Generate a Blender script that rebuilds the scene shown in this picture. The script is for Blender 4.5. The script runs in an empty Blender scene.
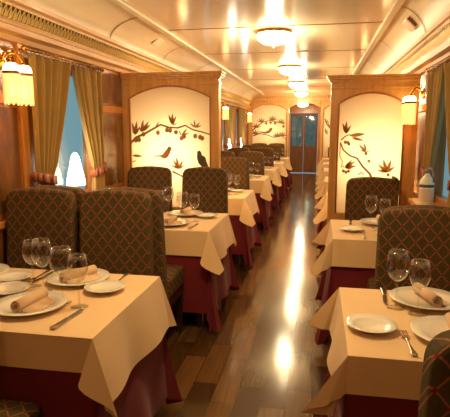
import bpy, bmesh, math, random
from mathutils import Vector, Matrix
random.seed(7)
S = bpy.context.scene
COL = S.collection
PI = math.pi
R = math.radians

# ------------------------------------------------------------------ dimensions (metres)
XL, XR = -1.92, 0.90            # inner faces of the two side walls
YB, YX, YE = -1.6, 13.5, 17.0   # wall behind, far partition, end wall
ZC = 2.41                       # flat part of the ceiling
CL, CR = -1.49, 0.56            # edges of the flat ceiling
PY = 4.655                      # face of the near partitions

# ------------------------------------------------------------------ mesh helper
class MB:
    def __init__(s): s.v = []; s.f = []; s.m = []
    def add(s, vs, fs, mi=0):
        b = len(s.v); s.v += [tuple(p) for p in vs]
        for f in fs: s.f.append(tuple(i + b for i in f)); s.m.append(mi)
        return s
    def box(s, x0, x1, y0, y1, z0, z1, mi=0):
        vs = [(x, y, z) for z in (z0, z1) for y in (y0, y1) for x in (x0, x1)]
        return s.add(vs, [(0,2,3,1),(4,5,7,6),(0,1,5,4),(2,6,7,3),(0,4,6,2),(1,3,7,5)], mi)
    def lathe(s, prof, n=16, c=(0,0,0), mi=0, axis='z', caps=True):
        vs = []; fs = []
        for r, z in prof:
            for k in range(n):
                a = 2*PI*k/n
                p = (r*math.cos(a), r*math.sin(a), z)
                if axis == 'x': p = (p[2], p[0], p[1])
                if axis == 'y': p = (p[0], p[2], -p[1])
                vs.append((p[0]+c[0], p[1]+c[1], p[2]+c[2]))
        for i in range(len(prof)-1):
            for k in range(n):
                a = i*n+k; b = i*n+(k+1) % n
                fs.append((a, b, b+n, a+n))
        if caps:
            if prof[0][0] > 1e-5: fs.append(tuple(range(n))[::-1])
            if prof[-1][0] > 1e-5: fs.append(tuple((len(prof)-1)*n+k for k in range(n)))
        return s.add(vs, fs, mi)
    def tube(s, pts, r, n=8, mi=0):
        pts = [Vector(p) for p in pts]; vs = []; fs = []
        rs = r if isinstance(r, (list, tuple)) else [r]*len(pts)
        up = Vector((0,0,1)); prev = None
        for i, p in enumerate(pts):
            t = (pts[min(i+1, len(pts)-1)] - pts[max(i-1, 0)]).normalized()
            a = prev if prev is not None else (up if abs(t.z) < .9 else Vector((1,0,0)))
            u = (a - t*a.dot(t)).normalized(); w = t.cross(u); prev = u
            for k in range(n):
                q = 2*PI*k/n
                vs.append(p + (u*math.cos(q) + w*math.sin(q))*rs[i])
        for i in range(len(pts)-1):
            for k in range(n):
                a = i*n+k; b = i*n+(k+1) % n
                fs.append((a, b, b+n, a+n))
        fs.append(tuple(range(n))[::-1]); fs.append(tuple((len(pts)-1)*n+k for k in range(n)))
        return s.add(vs, fs, mi)
    def prism(s, poly, y0, y1, mi=0, plane='xz'):
        """outline given in (x, z) extruded along y, or (y, z) along x, or (x, y) along z"""
        n = len(poly)
        def P(a, b, d):
            return (a, d, b) if plane == 'xz' else ((d, a, b) if plane == 'yz' else (a, b, d))
        vs = [P(a, b, y0) for a, b in poly] + [P(a, b, y1) for a, b in poly]
        fs = [tuple(range(n)), tuple(range(n, 2*n))[::-1]]
        for k in range(n):
            j = (k+1) % n; fs.append((k, k+n, j+n, j))
        return s.add(vs, fs, mi)
    def build(s, name, mats, parent=None, smooth=False, bevel=0, seg=2, fixn=True):
        me = bpy.data.meshes.new(name)
        me.from_pydata(s.v, [], s.f)
        if not isinstance(mats, (list, tuple)): mats = [mats]
        for m in mats: me.materials.append(m)
        for p, mi in zip(me.polygons, s.m): p.material_index = mi
        if fixn:
            bm = bmesh.new(); bm.from_mesh(me)
            bmesh.ops.recalc_face_normals(bm, faces=bm.faces); bm.to_mesh(me); bm.free()
        if smooth:
            for p in me.polygons: p.use_smooth = True
        me.update()
        o = bpy.data.objects.new(name, me); COL.objects.link(o)
        if parent: o.parent = parent
        if bevel:
            md = o.modifiers.new('bevel', 'BEVEL'); md.width = bevel; md.segments = seg
            md.limit_method = 'ANGLE'; md.angle_limit = R(35)
        return o

def smooth_angle(o, deg=40):
    me = o.data
    for p in me.polygons: p.use_smooth = True
    try:
        me.set_sharp_from_angle(angle=R(deg))
    except Exception: pass
    return o

def tag(o, label, cat, group=None, kind=None):
    o['label'] = label; o['category'] = cat
    if group: o['group'] = group
    if kind: o['kind'] = kind
    return o
def empty(name, loc=(0,0,0), rz=0):
    o = bpy.data.objects.new(name, None); COL.objects.link(o)
    o.empty_display_size = .1
    o.location = loc; o.rotation_euler = (0,0,rz); return o
def struct(o):
    o['kind'] = 'structure'; return o
KIDS = {}
def kids(o):
    if o.name not in KIDS: KIDS[o.name] = list(o.children)
    return KIDS[o.name]
def dup(root, loc, rz=0, label=None, group=None, only=None):
    r = root.copy(); COL.objects.link(r); r.location = loc; r.rotation_euler = (0,0,rz)
    if label: r['label'] = label
    if group: r['group'] = group
    for ch in kids(root):
        c = ch.copy(); COL.objects.link(c); c.parent = r
        for g in kids(ch):
            d = g.copy(); COL.objects.link(d); d.parent = c
    return r

# ------------------------------------------------------------------ materials
def srgb(r, g, b):
    f = lambda c: (c/255/12.92) if c/255 <= .04045 else ((c/255+.055)/1.055)**2.4
    return (f(r), f(g), f(b), 1)
def mat(name, col=(.5,.5,.5,1), rough=.5, metal=0, spec=.5, **kw):
    m = bpy.data.materials.new(name); m.use_nodes = True
    b = m.node_tree.nodes['Principled BSDF']
    b.inputs['Base Color'].default_value = col; b.inputs['Roughness'].default_value = rough
    b.inputs['Metallic'].default_value = metal; b.inputs['Specular IOR Level'].default_value = spec
    for k, v in kw.items(): b.inputs[k.replace('_', ' ')].default_value = v
    return m
def N(m, t, **kw):
    n = m.node_tree.nodes.new(t)
    for k, v in kw.items():
        if k in n.inputs.keys(): n.inputs[k].default_value = v
        else: setattr(n, k, v)
    return n
def L(m, a, b): m.node_tree.links.new(a, b)
def bs(m): return m.node_tree.nodes['Principled BSDF']

def wood(name, c1, c2, rough=.35, scale=(14, 14, 1.1), coat=.2):
    m = mat(name, c1, rough); bs(m).inputs['Coat Weight'].default_value = coat
    bs(m).inputs['Coat Roughness'].default_value = .15
    tc = N(m, 'ShaderNodeTexCoord'); mp = N(m, 'ShaderNodeMapping'); mp.inputs['Scale'].default_value = scale
    nz = N(m, 'ShaderNodeTexNoise'); nz.inputs['Scale'].default_value = 2.2; nz.inputs['Detail'].default_value = 5
    cr = N(m, 'ShaderNodeValToRGB'); cr.color_ramp.elements[0].position = .3; cr.color_ramp.elements[1].position = .72
    cr.color_ramp.elements[0].color = c1; cr.color_ramp.elements[1].color = c2
    L(m, tc.outputs['Object'], mp.inputs[0]); L(m, mp.outputs[0], nz.inputs['Vector'])
    L(m, nz.outputs[0], cr.inputs[0]); L(m, cr.outputs[0], bs(m).inputs['Base Color'])
    return m
M = {}
M['honey'] = wood('honey_wood', srgb(198,138,64), srgb(222,164,88))
M['wall'] = wood('wall_wood', srgb(158,94,32), srgb(190,120,48))
M['pil'] = wood('pilaster_wood', srgb(196,122,40), srgb(216,146,62))
M['veneer'] = wood('dark_veneer', srgb(100,60,20), srgb(142,90,34), .25, (5,5,2), .3)
M['cornice'] = wood('cornice_wood', srgb(200,146,82), srgb(218,170,104), .45, (12,1.2,12), .05)
M['dark'] = wood('dark_wood', srgb(42,20,10), srgb(62,32,16), .4)
M['door'] = wood('door_wood', srgb(104,62,20), srgb(134,84,32), .5, (14,14,1.1), 0)
M['ceil'] = mat('cream_lacquer', srgb(240,222,188), .17, 0, .6, Coat_Weight=.3, Coat_Roughness=.1)
M['cove'] = mat('cove_lacquer', srgb(234,212,172), .4, 0, .3)
M['seam'] = mat('ceiling_seam', srgb(150,110,66), .5)
M['strip'] = mat('ceiling_strip', srgb(240,222,186), .35)
M['gold'] = mat('old_gold', srgb(226,190,112), .4, .3)
M['friezeback'] = mat('frieze_ground', srgb(84,62,28), .6)
M['brass'] = mat('brass', srgb(222,160,60), .25, 1)
M['silver'] = mat('silver_cutlery', srgb(196,186,168), .25, 1)
M['steel'] = mat('dull_steel', srgb(130,128,122), .35, .9)
M['porcelain'] = mat('porcelain', srgb(238,226,200), .18, 0, .5, Coat_Weight=.4)
M['napkin'] = mat('napkin_linen', srgb(222,184,142), .9)
M['napkin_in'] = mat('napkin_fold_shadow', srgb(120,84,60), .9)
M['tie'] = mat('tieback_cord', srgb(160,92,60), .85)
M['paintbrown'] = mat('painting_branch', srgb(164,114,70), .6)
M['paintleaf'] = mat('painting_leaf', srgb(186,138,84), .6)
M['paintfruit'] = mat('painting_fruit', srgb(176,130,84), .6)
M['paintbird'] = mat('painting_bird', srgb(170,122,92), .6)
M['paintdark'] = mat('painting_dark_bird', srgb(120,102,76), .6)
M['painttail'] = mat('painting_grey_leaf', srgb(112,118,92), .6)
M['bottle'] = mat('glazed_white_bottle', srgb(226,216,186), .3)
M['bottleband'] = mat('bottle_dark_band', srgb(76,66,44), .4)
M['bottlelabel'] = mat('bottle_label', srgb(206,180,150), .5)
M['black'] = mat('dark_gap', srgb(20,14,10), .7)

def cloth(name, c, c2, sheen=.15):
    m = mat(name, c, .85); bs(m).inputs['Sheen Weight'].default_value = sheen
    tc = N(m, 'ShaderNodeTexCoord'); nz = N(m, 'ShaderNodeTexNoise'); nz.inputs['Scale'].default_value = 5
    mx = N(m, 'ShaderNodeMix', data_type='RGBA'); mx.inputs['A'].default_value = c; mx.inputs['B'].default_value = c2
    L(m, tc.outputs['Object'], nz.inputs['Vector']); L(m, nz.outputs[0], mx.inputs['Factor'])
    L(m, mx.outputs['Result'], bs(m).inputs['Base Color'])
    wv = N(m, 'ShaderNodeTexNoise'); wv.inputs['Scale'].default_value = 400
    bp = N(m, 'ShaderNodeBump'); bp.inputs['Strength'].default_value = .08
    L(m, tc.outputs['Object'], wv.inputs['Vector']); L(m, wv.outputs[0], bp.inputs['Height']); L(m, bp.outputs[0], bs(m).inputs['Normal'])
    return m
M['cream'] = cloth('cream_linen', srgb(234,196,142), srgb(226,186,128))
M['red'] = cloth('burgundy_cloth', srgb(124,18,20), srgb(104,12,16), .1)
M['curtain'] = cloth('olive_gold_curtain', srgb(166,128,52), srgb(146,108,38), .3)

def lattice():
    m = mat('lattice_upholstery', srgb(50,40,16), .85)
    tc = N(m, 'ShaderNodeTexCoord'); sp = N(m, 'ShaderNodeSeparateXYZ'); L(m, tc.outputs['Object'], sp.inputs[0])
    def mth(op, a, b=None):
        n = N(m, 'ShaderNodeMath', operation=op)
        for i, x in enumerate((a, b)):
            if x is None: continue
            if isinstance(x, (int, float)): n.inputs[i].default_value = x
            else: L(m, x, n.inputs[i])
        return n.outputs[0]
    v = mth('ADD', sp.outputs[2], sp.outputs[1])
    a = mth('MULTIPLY', sp.outputs[0], 14.5); b = mth('MULTIPLY', v, 13.0)
    def line(q):
        return mth('ABSOLUTE', mth('SUBTRACT', mth('FRACT', q), .5))
    p = line(mth('ADD', a, b)); q = line(mth('SUBTRACT', a, b))
    mxx = mth('MAXIMUM', p, q); mnn = mth('MINIMUM', p, q)
    ln = mth('GREATER_THAN', mxx, .452); dot = mth('GREATER_THAN', mnn, .40)
    nz = N(m, 'ShaderNodeTexNoise'); nz.inputs['Scale'].default_value = 60; L(m, tc.outputs['Object'], nz.inputs['Vector'])
    base = N(m, 'ShaderNodeMix', data_type='RGBA'); base.inputs['A'].default_value = srgb(68,55,25); base.inputs['B'].default_value = srgb(90,73,34)
    L(m, nz.outputs[0], base.inputs['Factor'])
    m1 = N(m, 'ShaderNodeMix', data_type='RGBA'); m1.inputs['B'].default_value = srgb(146,92,58)
    L(m, ln, m1.inputs['Factor']); L(m, base.outputs['Result'], m1.inputs['A'])
    m2 = N(m, 'ShaderNodeMix', data_type='RGBA'); m2.inputs['B'].default_value = srgb(140,36,26)
    L(m, dot, m2.inputs['Factor']); L(m, m1.outputs['Result'], m2.inputs['A'])
    L(m, m2.outputs['Result'], bs(m).inputs['Base Color'])
    bs(m).inputs['Specular IOR Level'].default_value = .2
    return m
M['lattice'] = lattice()
M['chairside'] = mat('dark_chair_side', srgb(44,34,20), .85, 0, .2)

def floor_mat():
    m = mat('laminate_floor', srgb(110,70,36), .2)
    tc = N(m, 'ShaderNodeTexCoord'); sp = N(m, 'ShaderNodeSeparateXYZ'); cb = N(m, 'ShaderNodeCombineXYZ')
    L(m, tc.outputs['Object'], sp.inputs[0]); L(m, sp.outputs[1], cb.inputs[0]); L(m, sp.outputs[0], cb.inputs[1])
    br = N(m, 'ShaderNodeTexBrick', offset=.37, offset_frequency=2)
    br.inputs['Scale'].default_value = 1; br.inputs['Brick Width'].default_value = .52; br.inputs['Row Height'].default_value = .135
    br.inputs['Mortar Size'].default_value = .002; br.inputs['Bias'].default_value = 0
    br.inputs['Color1'].default_value = srgb(58,37,17); br.inputs['Color2'].default_value = srgb(118,82,42); br.inputs['Mortar'].default_value = srgb(32,20,10)
    L(m, cb.outputs[0], br.inputs['Vector'])
    mp = N(m, 'ShaderNodeMapping'); mp.inputs['Scale'].default_value = (30, 2, 1)
    nz = N(m, 'ShaderNodeTexNoise'); nz.inputs['Scale'].default_value = 1.5; nz.inputs['Detail'].default_value = 4
    L(m, tc.outputs['Object'], mp.inputs[0]); L(m, mp.outputs[0], nz.inputs['Vector'])
    mx = N(m, 'ShaderNodeMix', data_type='RGBA', blend_type='OVERLAY'); mx.inputs['Factor'].default_value = .45
    L(m, br.outputs['Color'], mx.inputs['A']); L(m, nz.outputs[0], mx.inputs['B'])
    L(m, mx.outputs['Result'], bs(m).inputs['Base Color'])
    bs(m).inputs['Roughness'].default_value = .14; bs(m).inputs['Specular IOR Level'].default_value = .5
    bs(m).inputs['Coat Weight'].default_value = .3; bs(m).inputs['Coat Roughness'].default_value = .08
    return m
M['floor'] = floor_mat()

def emis(name, col, strength):
    m = mat(name, col, .5); b = bs(m)
    b.inputs['Emission Color'].default_value = col; b.inputs['Emission Strength'].default_value = strength
    return m
M['dome'] = emis('lit_dome_glass', srgb(255,230,170), 9)
M['shade'] = emis('lit_shade_glass', srgb(255,220,150), 8)
M['fringe'] = emis('lit_bead_fringe', srgb(255,204,126), 1.0)
M['shadeband'] = mat('shade_band', srgb(120,70,40), .5)
M['winlamp'] = emis('lit_window_lamp', srgb(255,236,190), 8)

def thin_glass(name, tint, refl=.25):
    m = bpy.data.materials.new(name); m.use_nodes = True; nt = m.node_tree; nt.nodes.clear()
    o = nt.nodes.new('ShaderNodeOutputMaterial'); t = nt.nodes.new('ShaderNodeBsdfTransparent'); g = nt.nodes.new('ShaderNodeBsdfGlossy')
    t.inputs[0].default_value = tint; g.inputs['Roughness'].default_value = .03; g.inputs[0].default_value = (1,1,1,1)
    lw = nt.nodes.new('ShaderNodeLayerWeight'); lw.inputs[0].default_value = .5
    pw = nt.nodes.new('ShaderNodeMath'); pw.operation = 'POWER'; pw.inputs[1].default_value = 3
    ma = nt.nodes.new('ShaderNodeMath'); ma.operation = 'MULTIPLY_ADD'; ma.inputs[1].default_value = refl*1.6; ma.inputs[2].default_value = .05
    nt.links.new(lw.outputs['Facing'], pw.inputs[0]); nt.links.new(pw.outputs[0], ma.inputs[0])
    mx = nt.nodes.new('ShaderNodeMixShader')
    nt.links.new(ma.outputs[0], mx.inputs[0]); nt.links.new(t.outputs[0], mx.inputs[1]); nt.links.new(g.outputs[0], mx.inputs[2])
    nt.links.new(mx.outputs[0], o.inputs[0]); return m
M['glass'] = thin_glass('drinking_glass', (.95,.94,.91,1), .42)
M['pane'] = thin_glass('window_glass', (.85,.95,.97,1), .15)
M['doorpane'] = thin_glass('tinted_door_glass', (.34,.52,.50,1), .3)

def panel_mat():
    m = bpy.data.materials.new('painted_cream_panel'); m.use_nodes = True; nt = m.node_tree; nt.nodes.clear()
    o = nt.nodes.new('ShaderNodeOutputMaterial'); d = nt.nodes.new('ShaderNodeBsdfDiffuse'); t = nt.nodes.new('ShaderNodeBsdfTranslucent')
    d.inputs[0].default_value = srgb(246,226,188); t.inputs[0].default_value = srgb(252,238,208)
    mx = nt.nodes.new('ShaderNodeMixShader'); mx.inputs[0].default_value = .45
    nt.links.new(d.outputs[0], mx.inputs[1]); nt.links.new(t.outputs[0], mx.inputs[2]); nt.links.new(mx.outputs[0], o.inputs[0])
    return m
M['panel'] = panel_mat()

# ------------------------------------------------------------------ the setting
b = MB(); b.box(XL-.1, XR+.1, YB, YE+.1, -.1, 0)
struct(b.build('floor', M['floor']))

WINS_L = [1.70, 3.50, 5.6, 7.2, 8.6, 10.27, 11.92]
WINS_R = [1.84, 3.65, 5.6, 7.2, 8.6, 10.27, 11.92]
WH, WZ0, WZ1 = .47, .92, 1.93     # half width of a window, sill and head heights
def wall(name, side, wins):
    x0, x1 = (XL-.08, XL) if side < 0 else (XR, XR+.08)
    m = MB()
    m.box(x0, x1, YB, YE, 0, WZ0); m.box(x0, x1, YB, YE, WZ1, ZC+.15)
    e = [YB] + [q for w in wins for q in (w-WH, w+WH)] + [YE]
    for i in range(0, len(e), 2): m.box(x0, x1, e[i], e[i+1], WZ0, WZ1)
    w = struct(m.build(name, M['wall']))
    s = -side                       # direction into the room
    X = XL if side < 0 else XR
    pl = MB(); vn = MB(); rl = MB()
    def bx(mb, d0, d1, *a): mb.box(min(X+s*d0, X+s*d1), max(X+s*d0, X+s*d1), *a)
    for i in range(0, len(e), 2):   # panelling between two windows
        a, c = e[i]+.02, e[i+1]-.02
        if c-a < .2: continue
        for q0, q1 in ((a, a+.075), (c-.075, c)): bx(pl, 0, .022, q0, q1, 0, 2.02)
        for z0, z1 in ((.95, 1.60), (1.70, 1.98), (.12, .84)):
            if c-a > .34: bx(vn, 0, .006, a+.10, c-.10, z0, z1)
        bx(rl, 0, .016, a+.075, c-.075, 1.62, 1.68)
    bx(rl, 0, .03, YB, YE, .86, .90)
    bx(rl, 0, .02, YB, YE, 0, .11)
    pl.build('pilaster', M['pil'], w, bevel=.006); vn.build('veneer_panel', M['veneer'], w); rl.build('rail', M['pil'], w, bevel=.004)
    return w
wall('wall_left', -1, WINS_L); wall('wall_right', 1, WINS_R)

def window(n, side, yc):
    X = XL if side < 0 else XR; s = -side
    m = MB(); xo, xi = X-s*.06, X+s*.012
    xa, xb = min(xo, xi), max(xo, xi)
    m.box(xa, xb, yc-WH, yc-WH+.05, WZ0, WZ1); m.box(xa, xb, yc+WH-.05, yc+WH, WZ0, WZ1)
    m.box(xa, xb, yc-WH+.05, yc+WH-.05, WZ1-.05, WZ1); m.box(xa, xb, yc-WH+.05, yc+WH-.05, WZ0, WZ0+.04)
    fr = struct(m.build('window_%d' % n, M['wall'], bevel=.004))
    g = MB(); xg = X-s*.035
    g.box(xg-.003, xg+.003, yc-WH+.05, yc+WH-.05, WZ0+.04, WZ1-.05); g.build('pane', M['pane'], fr)
    l = MB(); l.box(min(X, X+s*.18), max(X, X+s*.18), yc-WH, yc+WH, WZ0-.03, WZ0); l.build('window_ledge', M['pil'], fr, bevel=.006)
nwin = 0
for side, wl in ((-1, WINS_L), (1, WINS_R)):
    for yc in wl:
        nwin += 1; window(nwin, side, yc)

# ceiling: flat centre, coves, seams, raised edge strips
m = MB(); m.box(CL, CR, YB, YE, ZC, ZC+.06)
ceil = struct(m.build('ceiling', M['ceil']))
m = MB()
for y in [1.55, 3.15, 4.75, 6.3, 7.95, 9.6, 11.25, 12.9]: m.box(CL+.02, CR-.02, y-.008, y+.008, ZC-.004, ZC+.002)
m.build('seam', M['seam'], ceil)
def cove(side):
    X0 = CL if side < 0 else CR; X1 = (XL+.10) if side < 0 else (XR-.10)
    z0, z1 = ZC+.02, (2.245 if side < 0 else 2.15)
    n = 10; vs = []
    for i in range(n+1):
        t = i/n*PI/2
        vs.append((X0+(X1-X0)*math.sin(t), z1+(z0-z1)*(math.cos(t)*.75+.25*(1-i/n))))
    q = MB(); P = vs + [(x, z+.02) for x, z in vs[::-1]]
    q.prism(P, YB, YX+.02, 0); o = q.build('cove', M['cove'], ceil); smooth_angle(o, 30)
    q = MB()
    for k in range(-3, 7):
        y = 4.2+1.5*k
        V = []; F = []
        for i, (x, z) in enumerate(vs):
            V += [(x+side*-.003, y-.010, z-.004), (x+side*-.003, y+.010, z-.004)]
        for i in range(n): F.append((2*i, 2*i+1, 2*i+3, 2*i+2))
        q.add(V, F)
    q.build('seam', M['seam'], ceil)
    q = MB(); q.box(X0-.03, X0+.03, YB, YX, ZC-.022, ZC); q.build('edge_strip', M['strip'], ceil, bevel=.006)
cove(-1); cove(1)

def cornice(n, side, dz):
    X = XL if side < 0 else XR; s = -side
    prof = [(0, 2.00), (.035, 2.00), (.045, 2.03), (.085, 2.045), (.09, 2.075), (.065, 2.09), (.095, 2.205), (.12, 2.215), (.125, 2.24), (.10, 2.25), (0, 2.25)]
    q = MB(); q.prism([(X+s*a, z+dz) for a, z in prof], YB, YX, 0)
    o = struct(q.build('trim_%d' % n, M['cornice'])); smooth_angle(o, 25)
    f = MB(); g = MB()
    def P(u, y, z):   # on the leaning frieze face
        a = .065+(z-2.09)/.115*.03+u
        return (X+s*a, y, z+dz)
    f.add([P(.002, YB, 2.118), P(.002, YX, 2.118), P(.002, YX, 2.188), P(.002, YB, 2.188)], [(0,1,2,3)])
    f.build('frieze_ground', M['friezeback'], o)
    y = .8
    while y < 13.3:
        h = .022
        # a small palmette: loop of petals over a bar
        g.tube([P(.004, y-h*.8, 2.12), P(.008, y-h*.75, 2.15), P(.010, y, 2.184), P(.008, y+h*.75, 2.15), P(.004, y+h*.8, 2.12)], .0045, 5)
        g.tube([P(.006, y, 2.116), P(.012, y, 2.16)], [.008, .003], 5)
        y += .046
    for z in (2.112, 2.19): g.tube([P(.004, YB+.02, z), P(.004, YX-.02, z)], .004, 5)
    g.build('gilt_ornament', M['gold'], o)
cornice(1, -1, .005); cornice(2, 1, -.045)

m = MB(); m.box(XL-.08, XR+.08, YB-.08, YB, 0, ZC+.15); struct(m.build('wall_back', M['wall']))
# end wall with the double door opening
DX0, DX1, DZ = -.97, -.04, 2.02
m = MB(); m.box(XL-.08, DX0, YE, YE+.08, 0, ZC+.15); m.box(DX1, XR+.08, YE, YE+.08, 0, ZC+.15); m.box(DX0, DX1, YE, YE+.08, DZ, ZC+.15)
struct(m.build('wall_end', M['pil']))
m = MB(); m.box(DX0-.07, DX0, YE-.02, YE, 0, DZ+.07); m.box(DX1, DX1+.07, YE-.02, YE, 0, DZ+.07); m.box(DX0, DX1, YE-.02, YE, DZ, DZ+.07)
d = struct(m.build('door_1', M['pil'], bevel=.005))
xm = (DX0+DX1)/2
for a, c in ((DX0+.01, xm-.004), (xm+.004, DX1-.01)):
    w = MB(); y0, y1 = YE+.01, YE+.05
    w.box(a, a+.07, y0, y1, .02, DZ-.01); w.box(c-.07, c, y0, y1, .02, DZ-.01)
    w.box(a+.07, c-.07, y0, y1, .02, .14); w.box(a+.07, c-.07, y0, y1, .82, .93); w.box(a+.07, c-.07, y0, y1, DZ-.11, DZ-.01)
    w.box(a+.07, c-.07, y0+.012, y1-.012, .14, .82)
    lf = w.build('door_leaf', M['door'], d, bevel=.004)
    w = MB(); w.box(a+.07, c-.07, YE+.027, YE+.033, .93, DZ-.11); w.build('glazing', M['doorpane'], lf)
    w = MB(); xc = (a+c)/2; w.box(xc-.012, xc+.012, YE+.018, YE+.042, .93, DZ-.11)
    for k in (1, 2, 3):
        z = .93+(DZ-.11-.93)*k/4; w.box(a+.07, c-.07, YE+.018, YE+.042, z-.01, z+.01)
    w.build('glazing_bars', M['door'], lf)
w = MB(); w.lathe([(0,-.03),(.018,-.03),(.018,0)], 10, (xm-.05, YE+.005, 1.0), axis='y'); w.build('door_handle', M['brass'], d)
# crosswall header with dentils above the far partition
m = MB(); m.box(XL, XR, YX, YX+.12, 2.24, ZC+.1)
hd = struct(m.build('wall_cross', M['pil']))
m = MB(); m.box(XL+.02, XR-.02, YX-.05, YX, 2.36, ZC)
x = XL+.06
while x < XR-.08: m.box(x, x+.035, YX-.035, YX, 2.29, 2.36); x += .07
m.box(XL+.02, XR-.02, YX-.03, YX, 2.25, 2.285)
m.build('dentil_cornice', M['cornice'], hd)
# arch over the passage
ax0, ax1 = -.80, .02
pts = [(ax0, 2.24)]+[(ax0+(ax1-ax0)*k/12, 2.05+.14*math.sin(PI*k/12)) for k in range(13)]+[(ax1, 2.24)]
m = MB(); m.prism(pts, YX+.02, YX+.10); m.build('arch', M['pil'], hd)

# ------------------------------------------------------------------ painted partitions
def arch_frame(x0, x1, zt, ix0, ix1, spring, apex, zb, y0, y1):
    m = MB()
    m.box(x0, ix0, y0, y1, 0, zt); m.box(ix1, x1, y0, y1, 0, zt); m.box(ix0, ix1, y0, y1, 0, zb)
    n = 20; xc = (ix0+ix1)/2; hw = (ix1-ix0)/2; h = apex-spring
    rad = (hw*hw+h*h)/(2*h); zc = apex-rad
    for k in range(n):
        a, c = ix0+(ix1-ix0)*k/n, ix0+(ix1-ix0)*(k+1)/n
        za = zc+math.sqrt(max(rad*rad-(a-xc)**2, 0)); zb2 = zc+math.sqrt(max(rad*rad-(c-xc)**2, 0))
        m.prism([(a, za), (c, zb2), (c, zt), (a, zt)], y0, y1)
    bm_v = m
    return bm_v
def flat_poly(m, pts, y, mi, th=.002):
    m.prism(pts, y-th, y, mi)
def ribbon(m, pts, w0, w1, y, mi):
    n = len(pts); Lp = []; Rp = []
    for i, (x, z) in enumerate(pts):
        a = pts[max(i-1, 0)]; c = pts[min(i+1, n-1)]
        dx, dz = c[0]-a[0], c[1]-a[1]; l = math.hypot(dx, dz) or 1
        w = (w0+(w1-w0)*i/(n-1))/2
        Lp.append((x-dz/l*w, z+dx/l*w)); Rp.append((x+dz/l*w, z-dx/l*w))
    for i in range(n-1):
        flat_poly(m, [Lp[i], Lp[i+1], Rp[i+1], Rp[i]], y, mi, .0016)
def leaf(m, p, q, y, mi, wd=.2):
    dx, dz = 1.2*(q[0]-p[0]), 1.2*(q[1]-p[1])
    out = []
    for k in range(7): t = k/6; out.append((p[0]+dx*t-dz*wd*math.sin(PI*t**.8)*.6, p[1]+dz*t+dx*wd*math.sin(PI*t**.8)*.6))
    for k in range(5, 0, -1): t = k/6; out.append((p[0]+dx*t+dz*wd*math.sin(PI*t**.8)*.6, p[1]+dz*t-dx*wd*math.sin(PI*t**.8)*.6))
    flat_poly(m, out, y, mi, .0022)
def blob(m, c, r, y, mi):
    flat_poly(m, [(c[0]+r*math.cos(2*PI*k/10), c[1]+r*1.15*math.sin(2*PI*k/10)) for k in range(10)], y, mi, .0026)

def partition(name, label, x0, x1, zt, ix0, ix1, spring, apex, zb, y, over, group=None):
    t = empty(name, ((x0+x1)/2, y+.05, 0)); tag(t, label, 'partition', group)
    ox, oy = t.location.x, t.location.y
    def loc(o): o.matrix_parent_inverse = Matrix.Translation((-ox, -oy, 0)); return o
    f = loc(arch_frame(x0, x1, zt, ix0, ix1, spring, apex, zb, y, y+.10).build('frame', M['honey'], t))
    # bead around the arch opening
    q = MB(); hw = (ix1-ix0)/2; h = apex-spring; rad = (hw*hw+h*h)/(2*h); zc = apex-rad; xc = (ix0+ix1)/2
    arc = [(ix0+(ix1-ix0)*k/20, y-.002, zc+math.sqrt(max(rad*rad-(ix0+(ix1-ix0)*k/20-xc)**2, 0))) for k in range(21)]
    q.tube([(ix0, y-.002, zb)]+arc+[(ix1, y-.002, zb)], .008, 6); loc(q.build('arch_bead', M['wall'], t, smooth=True))
    # crown moulding
    q = MB(); l, r = over
    for a, (z0, z1) in ((.008, (zt-.07, zt-.045)), (.02, (zt-.01, zt+.01)), (.032, (zt+.01, zt+.032)), (.042, (zt+.032, zt+.05))):
        q.box(x0-a*l, x1+a*r, y-a, y+.10+a, z0, z1)
    loc(q.build('crown_moulding', M['honey'], t, bevel=.005))
    q = MB(); q.box(ix0, ix1, y+.035, y+.041, zb, apex+.01); loc(q.build('painted_panel', M['panel'], t))
    return t, loc, y+.034
for k in ('paintbrown', 'paintleaf', 'paintfruit', 'paintbird', 'paintdark', 'painttail'):   # thin paint lets some of the lamp through
    m = M[k]; c = tuple(bs(m).inputs['Base Color'].default_value)
    t = N(m, 'ShaderNodeBsdfTranslucent'); t.inputs[0].default_value = c
    tr = N(m, 'ShaderNodeBsdfTransparent'); tr.inputs[0].default_value = tuple(x**.6 for x in c[:3])+(1,)
    x1 = N(m, 'ShaderNodeMixShader'); x1.inputs[0].default_value = .45
    L(m, bs(m).outputs[0], x1.inputs[1]); L(m, tr.outputs[0], x1.inputs[2])
    L(m, x1.outputs[0], m.node_tree.nodes['Material Output'].inputs['Surface']); m.node_tree.nodes.remove(t)
PM = [M['paintbrown'], M['paintleaf'], M['paintfruit'], M['paintbird'], M['paintdark'], M['painttail']]

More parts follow.
